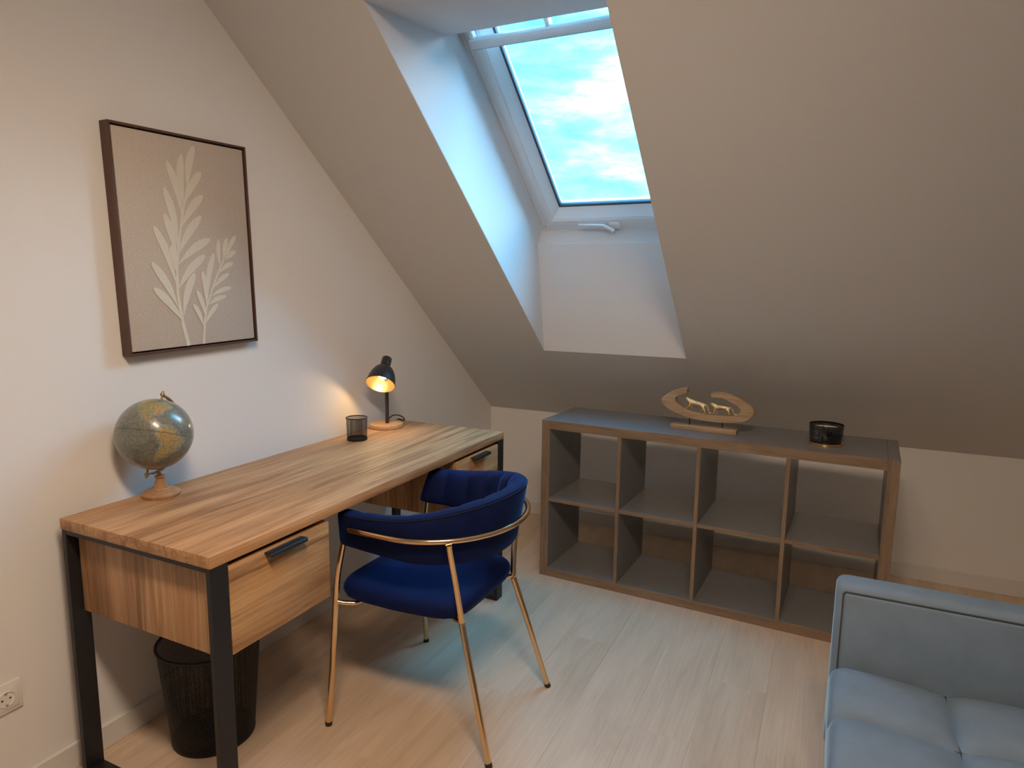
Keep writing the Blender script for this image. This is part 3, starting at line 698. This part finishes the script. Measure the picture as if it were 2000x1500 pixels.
# gold frame
RT = 0.0095
for s in (-1, 1):
    bm = new_bm(); add_tube(bm, smooth_pts([cl_(0.531, s*0.283, 0.004), cl_(0.536, s*0.262, 0.20), cl_(0.541, s*0.247, 0.385), cl_(0.542, s*0.246, 0.41), cl_(0.551, s*0.243, 0.50), cl_(0.572, s*0.232, 0.62)], 5), RT, 14); lg = obj('leg', bm, M_GOLD, chair, smooth=True)
    bm = new_bm(); add_tube(bm, [cl_(0.531, s*0.2832, 0.0), cl_(0.531, s*0.2828, 0.012)], RT+0.0012, 14); obj('foot_cap', bm, M_RUBBER, lg, smooth=True)
    bm = new_bm(); add_tube(bm, smooth_pts([cl_(1.075, s*0.222, 0.004), cl_(1.018, s*0.200, 0.20), cl_(0.962, s*0.179, 0.385), cl_(0.957, s*0.1785, 0.41), cl_(0.950, s*0.200, 0.53), cl_(0.953, s*0.236, 0.640), cl_(0.955, s*0.245, 0.668)], 5), RT, 14); lg = obj('leg', bm, M_GOLD, chair, smooth=True)
    bm = new_bm(); add_tube(bm, [cl_(1.0762, s*0.2222, 0.0), cl_(1.0725, s*0.2212, 0.012)], RT+0.0012, 14); obj('foot_cap', bm, M_RUBBER, lg, smooth=True)
bm = new_bm(); pts = []
for i in range(81):
    u = (-1+2*i/80)*0.90; q, n = plan(u); p = q+n*(RT+0.004); pts.append(cl_(p.x, p.y, 0.668+0.006*math.cos(PI*u/2)))
q, n = plan(-0.915); pts.insert(0, cl_(*(q+n*0.002), 0.667)); q, n = plan(0.915); pts.append(cl_(*(q+n*0.002), 0.667))
add_tube(bm, pts, RT*0.92, 14); obj('back_rail', bm, M_GOLD, chair, smooth=True)
for xl, xi, dy in ((0.543, 0.60, 0.246), (0.957, 0.895, 0.180)):
    bm = new_bm(); add_tube(bm, smooth_pts([cl_(xl, -dy, 0.405), cl_((xl+xi)/2, -dy+0.02, 0.397), cl_(xi, -dy+0.06, 0.395), cl_(xi, 0, 0.395), cl_(xi, dy-0.06, 0.395), cl_((xl+xi)/2, dy-0.02, 0.397), cl_(xl, dy, 0.405)], 4), 0.0075, 12); obj('stretcher', bm, M_GOLD, chair, smooth=True)

# ------------------------------------------------------------------ sofa
SX0, SYA, SYI, SAH, SSH = 1.945, -1.672, -1.775, 0.63, 0.418
sofa = thing('sofa', 'pale blue velvet sofa with tufted square seat and low arm', 'sofa', (SX0, SYA, 0))
def so(x, y, z): return (x-SX0, y-SYA, z)
SLEN = 1.80; SDEP = 0.86; SYE = SYA-SLEN
def sbox(name, a, b, m, bev, seg=4, parent=None):
    bm = new_bm(); add_box(bm, so(*a), so(*b), bev, seg); return obj(name, bm, m, parent or sofa, smooth=True)
for ya, yb, inn in ((SYI, SYA, -1), (SYE, SYE+0.103, 1)):
    arm = sbox('arm', (SX0, ya+0.004, 0.15), (SX0+SDEP, yb-0.004, SAH), M_SOFA, 0.024, 5)
    yi = ya if inn < 0 else yb
    sbox('arm_inner_panel', (SX0+0.020, min(yi, yi-inn*0.02), 0.20), (SX0+SDEP-0.05, max(yi, yi-inn*0.02), SAH-0.020), M_SOFA, 0.008, 3, arm)
    yj = ya+0.0035 if inn < 0 else yb-0.0035
    bm = new_bm(); add_tube(bm, [so(SX0+0.017, yj, 0.22), so(SX0+0.017, yj, SAH-0.024), so(SX0+0.022, yj, SAH-0.018), so(SX0+SDEP-0.06, yj, SAH-0.018)], 0.0022, 6); obj('piping', bm, M_PIPE, arm, smooth=True)
# seat: tufted squares
cxs = [SX0-0.002, SX0+0.262, SX0+0.524, SX0+0.70]; nyc = 7; y0s, y1s = SYI-0.002, SYE+0.105
cell = (y0s-y1s)/nyc
def puff(t): 
    return (1-abs(2*t-1)**2.6)
def seat_h(x, y):
    for i in range(3):
        if x <= cxs[i+1] or i == 2: break
    tx = min(1, max(0, (x-cxs[i])/(cxs[i+1]-cxs[i]))); ty = ((y0s-y)/cell) % 1.0
    if i == 0: tx = 0.42+0.58*tx                       # front cell rolls over the edge
    px_, py_ = puff(tx), puff(ty)
    return 0.046*(px_*py_)**0.55
NX, NY = 96, 190
rows = []
for a in range(NX+1):
    x_ = cxs[0]+(cxs[3]-cxs[0])*a/NX; row = []
    dx = x_-cxs[0]; edge = 0.0
    rr = 0.045
    if dx < rr: edge = rr-math.sqrt(max(0, rr*rr-(rr-dx)**2))
    for b_ in range(NY+1):
        y_ = y0s+(y1s-y0s)*b_/NY
        row.append(so(x_, y_, SSH-0.030+seat_h(x_, y_)-edge*0.9))
    rows.append(row)
# front face of the cushion and underside
front = [(rows[0][b_][0]+0.000, rows[0][b_][1], 0.30) for b_ in range(NY+1)]
backr = [(rows[-1][b_][0], rows[-1][b_][1], 0.30) for b_ in range(NY+1)]
bm = new_bm(); add_grid(bm, [front]+rows+[backr]); obj('seat_cushion', bm, M_SOFA, sofa, smooth=True)
# seams between the squares
def zs(x, y): return SSH-0.030+seat_h(x, y)+0.0012
seat_o = [o for o in sofa.children if o.name.startswith('seat_cushion')][0]
for cxx in cxs[1:3]:
    bm = new_bm(); add_tube(bm, [so(cxx, y0s+(y1s-y0s)*k/60, SSH-0.0295) for k in range(61)], 0.0024, 6); obj('seam', bm, M_PIPE, seat_o, smooth=True)
for j in range(1, nyc):
    yy = y0s-cell*j
    bm = new_bm(); add_tube(bm, [so(cxs[0]+0.02+(cxs[3]-cxs[0]-0.03)*k/30, yy, SSH-0.0295-(0.012 if k == 0 else 0.0)) for k in range(31)], 0.0024, 6); obj('seam', bm, M_PIPE, seat_o, smooth=True)
sbox('base', (SX0+0.012, SYE+0.105, 0.15), (SX0+SDEP-0.02, SYI-0.002, 0.30), M_SOFA, 0.012, 3)
bk = sbox('backrest', (SX0+0.68, SYE+0.106, 0.36), (SX0+SDEP, SYI-0.004, 0.82), M_SOFA, 0.04, 5)
for j in range(1, nyc):
    yy = y0s-cell*j
    bm = new_bm(); add_tube(bm, [so(SX0+0.679, yy, 0.42), so(SX0+0.679, yy, 0.79)], 0.0018, 6); obj('seam', bm, M_PIPE, bk, smooth=True)
for xx in (SX0+0.08, SX0+SDEP-0.08):
    for yy in (SYA-0.10, SYE+0.10):
        bm = new_bm(); add_lathe(bm, [(0, 0), (0.014, 0), (0.022, 0.155), (0, 0.155)], so(xx, yy, 0), 20); obj('leg', bm, M_BEECH, sofa, smooth=True)

# ------------------------------------------------------------------ wooden sculpture with two animals
sc = thing('wood_sculpture', 'open oval wooden sculpture with two small gold leopards on the shelf', 'sculpture', (1.404, -0.665, SH), (0, 0, RZ))
box('base_bar', (-0.142, -0.025, 0.0), (0.142, 0.025, 0.022), M_MANGO, sc, 0.002, 2)
for sx in (-0.063, 0.079):
    bm = new_bm(); add_tube(bm, [(sx, 0, 0.020), (sx, 0, 0.060)], 0.0026, 10); obj('rod', bm, M_WIRE, sc, smooth=True)
OUT = [(-0.077,0.186),(-0.108,0.182),(-0.143,0.168),(-0.169,0.15),(-0.186,0.134),(-0.19,0.119),(-0.179,0.1),(-0.151,0.08),(-0.117,0.067),(-0.063,0.053),(-0.002,0.047),(0.068,0.046),(0.135,0.051),(0.175,0.061),(0.198,0.078),(0.21,0.1),(0.206,0.118),(0.185,0.139),(0.151,0.157),(0.117,0.17),(0.079,0.179),(0.038,0.178),(0.025,0.171)]
INN = [(0.031,0.152),(0.062,0.154),(0.092,0.147),(0.119,0.135),(0.14,0.123),(0.152,0.108),(0.146,0.093),(0.129,0.082),(0.089,0.077),(0.043,0.077),(-0.003,0.078),(-0.05,0.083),(-0.084,0.093),(-0.109,0.109),(-0.126,0.125),(-0.126,0.137),(-0.118,0.146),(-0.097,0.154),(-0.078,0.162)]
def resample(pts, n):
    p = smooth_pts([(*q, 0) for q in pts], 6)
    d = [0]
    for a, b_ in zip(p, p[1:]): d.append(d[-1]+(b_-a).length)
    out = []; k = 0
    for i in range(n):
        s = d[-1]*i/(n-1)
        while k < len(d)-2 and d[k+1] < s: k += 1
        f = (s-d[k])/max(1e-9, d[k+1]-d[k]); out.append(p[k].lerp(p[k+1], min(1, f)))
    return out
no = 70
o_ = resample(OUT, no); i_ = resample(INN[::-1], no)
bm = new_bm(); P = []
for a, b_ in zip(o_, i_):
    hd_ = 0.019; e = (b_-a)*0.07
    P.append([(a.x, hd_*-0.8, a.y), (a.x+e.x, -hd_, a.y+e.y), (b_.x-e.x, -hd_, b_.y-e.y), (b_.x, hd_*-0.8, b_.y), (b_.x, hd_*0.8, b_.y), (b_.x-e.x, hd_, b_.y-e.y), (a.x+e.x, hd_, a.y+e.y), (a.x, hd_*0.8, a.y)])
V = add_grid(bm, P, closed_v=True); bm.faces.new(V[0]); bm.faces.new(V[-1][::-1]); obj('oval_ring', bm, M_MANGO, sc, smooth=True)
def leopard(px_, pz, ln, tilt, step):
    """walks towards -x; px_: hind end, ln body length"""
    k = ln/0.078
    J = {}
    vs, es, rs = [], [], []
    def v(x, y, z, r): vs.append((x*k, y*k, z*k)); rs.append(r*k*1.3); return len(vs)-1
    pel = v(0.030, 0, 0.036, 0.0085); mid = v(0.006, 0, 0.034, 0.0080); chest = v(-0.020, 0, 0.036, 0.0092); neck = v(-0.033, 0, 0.040, 0.0066); head = v(-0.042, 0, 0.043, 0.0066); muz = v(-0.050, 0, 0.040, 0.0038)
    for a, b_ in ((pel, mid), (mid, chest), (chest, neck), (neck, head), (head, muz)): es.append((a, b_))
    for s in (-1, 1): e = v(-0.040, s*0.005, 0.050, 0.0018); es.append((head, e))
    tp = pel
    for x, z, r in ((0.040, 0.036, 0.0034), (0.048, 0.026, 0.0024), (0.052, 0.014, 0.0022), (0.058, 0.008, 0.0022), (0.066, 0.012, 0.0020)):
        n_ = v(x, 0, z, r); es.append((tp, n_)); tp = n_
    for s, sh_ in ((-1, step), (1, -step)):
        a = v(-0.022, s*0.007, 0.027, 0.0050); b_ = v(-0.024-sh_*0.4, s*0.008, 0.015, 0.0034); c = v(-0.023-sh_, s*0.008, 0.004, 0.0026); d = v(-0.028-sh_, s*0.008, 0.0022, 0.0026)
        es.extend([(chest, a), (a, b_), (b_, c), (c, d)])
        a = v(0.027+sh_*0.2, s*0.007, 0.025, 0.0060); b_ = v(0.033+sh_*0.6, s*0.008, 0.013, 0.0034); c = v(0.029+sh_, s*0.008, 0.004, 0.0026); d = v(0.024+sh_, s*0.008, 0.0022, 0.0026)
        es.extend([(pel, a), (a, b_), (b_, c), (c, d)])
    me = bpy.data.meshes.new('leopard_figure'); me.from_pydata(vs, es, []); me.materials.append(M_FIG)
    o = bpy.data.objects.new('leopard_figure', me); COL.objects.link(o); o.parent = sc
    b2 = bmesh.new(); b2.from_mesh(me); b2.verts.layers.skin.verify(); b2.to_mesh(me); b2.free()
    md = o.modifiers.new('skin', 'SKIN')
    for i, sv in enumerate(me.skin_vertices[0].data): sv.radius = (rs[i], rs[i]); sv.use_root = (i == 0)
    md.use_smooth_shade = True
    sb = o.modifiers.new('sub', 'SUBSURF'); sb.levels = 2; sb.render_levels = 2
    o.location = (px_, 0, pz); o.rotation_euler = (0, tilt, 0)
    return o
for x_, z_, ln, tl, st_ in ((-0.042, 0.083, 0.086, 0.16, 0.010), (0.070, 0.0775, 0.080, 0.02, 0.006)):
    leopard(x_, z_, ln, tl, st_)

# ------------------------------------------------------------------ candle
cd = thing('candle', 'black glass candle jar standing on its gold lid on the shelf', 'candle', (1.892, -0.680, SH), (0, 0, RZ))
bm = new_bm(); add_lathe(bm, [(0, 0), (0.0675, 0), (0.068, 0.001), (0.068, 0.010), (0.067, 0.011), (0, 0.011)], n=64); obj('gold_lid', bm, M_GOLD, cd, smooth=True)
bm = new_bm(); add_lathe(bm, [(0, 0.0112), (0.058, 0.0112), (0.0615, 0.015), (0.0655, 0.082), (0.0648, 0.083), (0.0635, 0.082), (0.0625, 0.060), (0, 0.060)], n=64); obj('jar', bm, M_GLAZE, cd, smooth=True)
bm = new_bm(); add_lathe(bm, [(0, 0.0605), (0.061, 0.0605), (0.0622, 0.066), (0, 0.066)], n=48); obj('wax', bm, M_WAX, cd, smooth=True)
for k in range(3):
    a = 2*PI*k/3; bm = new_bm(); add_tube(bm, [(0.025*math.cos(a), 0.025*math.sin(a), 0.066), (0.025*math.cos(a), 0.025*math.sin(a), 0.072)], 0.0012, 8); obj('wick', bm, M_HOLE, cd)
def jar_patch(bm, a0, a1, z0, z1, d):
    rows = []
    for z in (z0, z1):
        r = 0.0615+(z-0.015)/0.067*0.004+d
        rows.append([(r*math.cos(a0+(a1-a0)*k/8), r*math.sin(a0+(a1-a0)*k/8), z) for k in range(9)])
    add_grid(bm, rows)
A0 = math.radians(-152)
bm = new_bm(); jar_patch(bm, A0, A0+0.85, 0.020, 0.072, 0.0004); lb = obj('paper_label', bm, M_HOLE, cd)
bm = new_bm()
jar_patch(bm, A0+0.835, A0+0.85, 0.020, 0.072, 0.0007)
for z, w in ((0.062, 0.24), (0.056, 0.30), (0.050, 0.16), (0.044, 0.20), (0.034, 0.34), (0.029, 0.30)): jar_patch(bm, A0+0.55-w/2, A0+0.55+w/2, z, z+0.0022, 0.0007)
obj('label_print', bm, M_PRINT, lb)
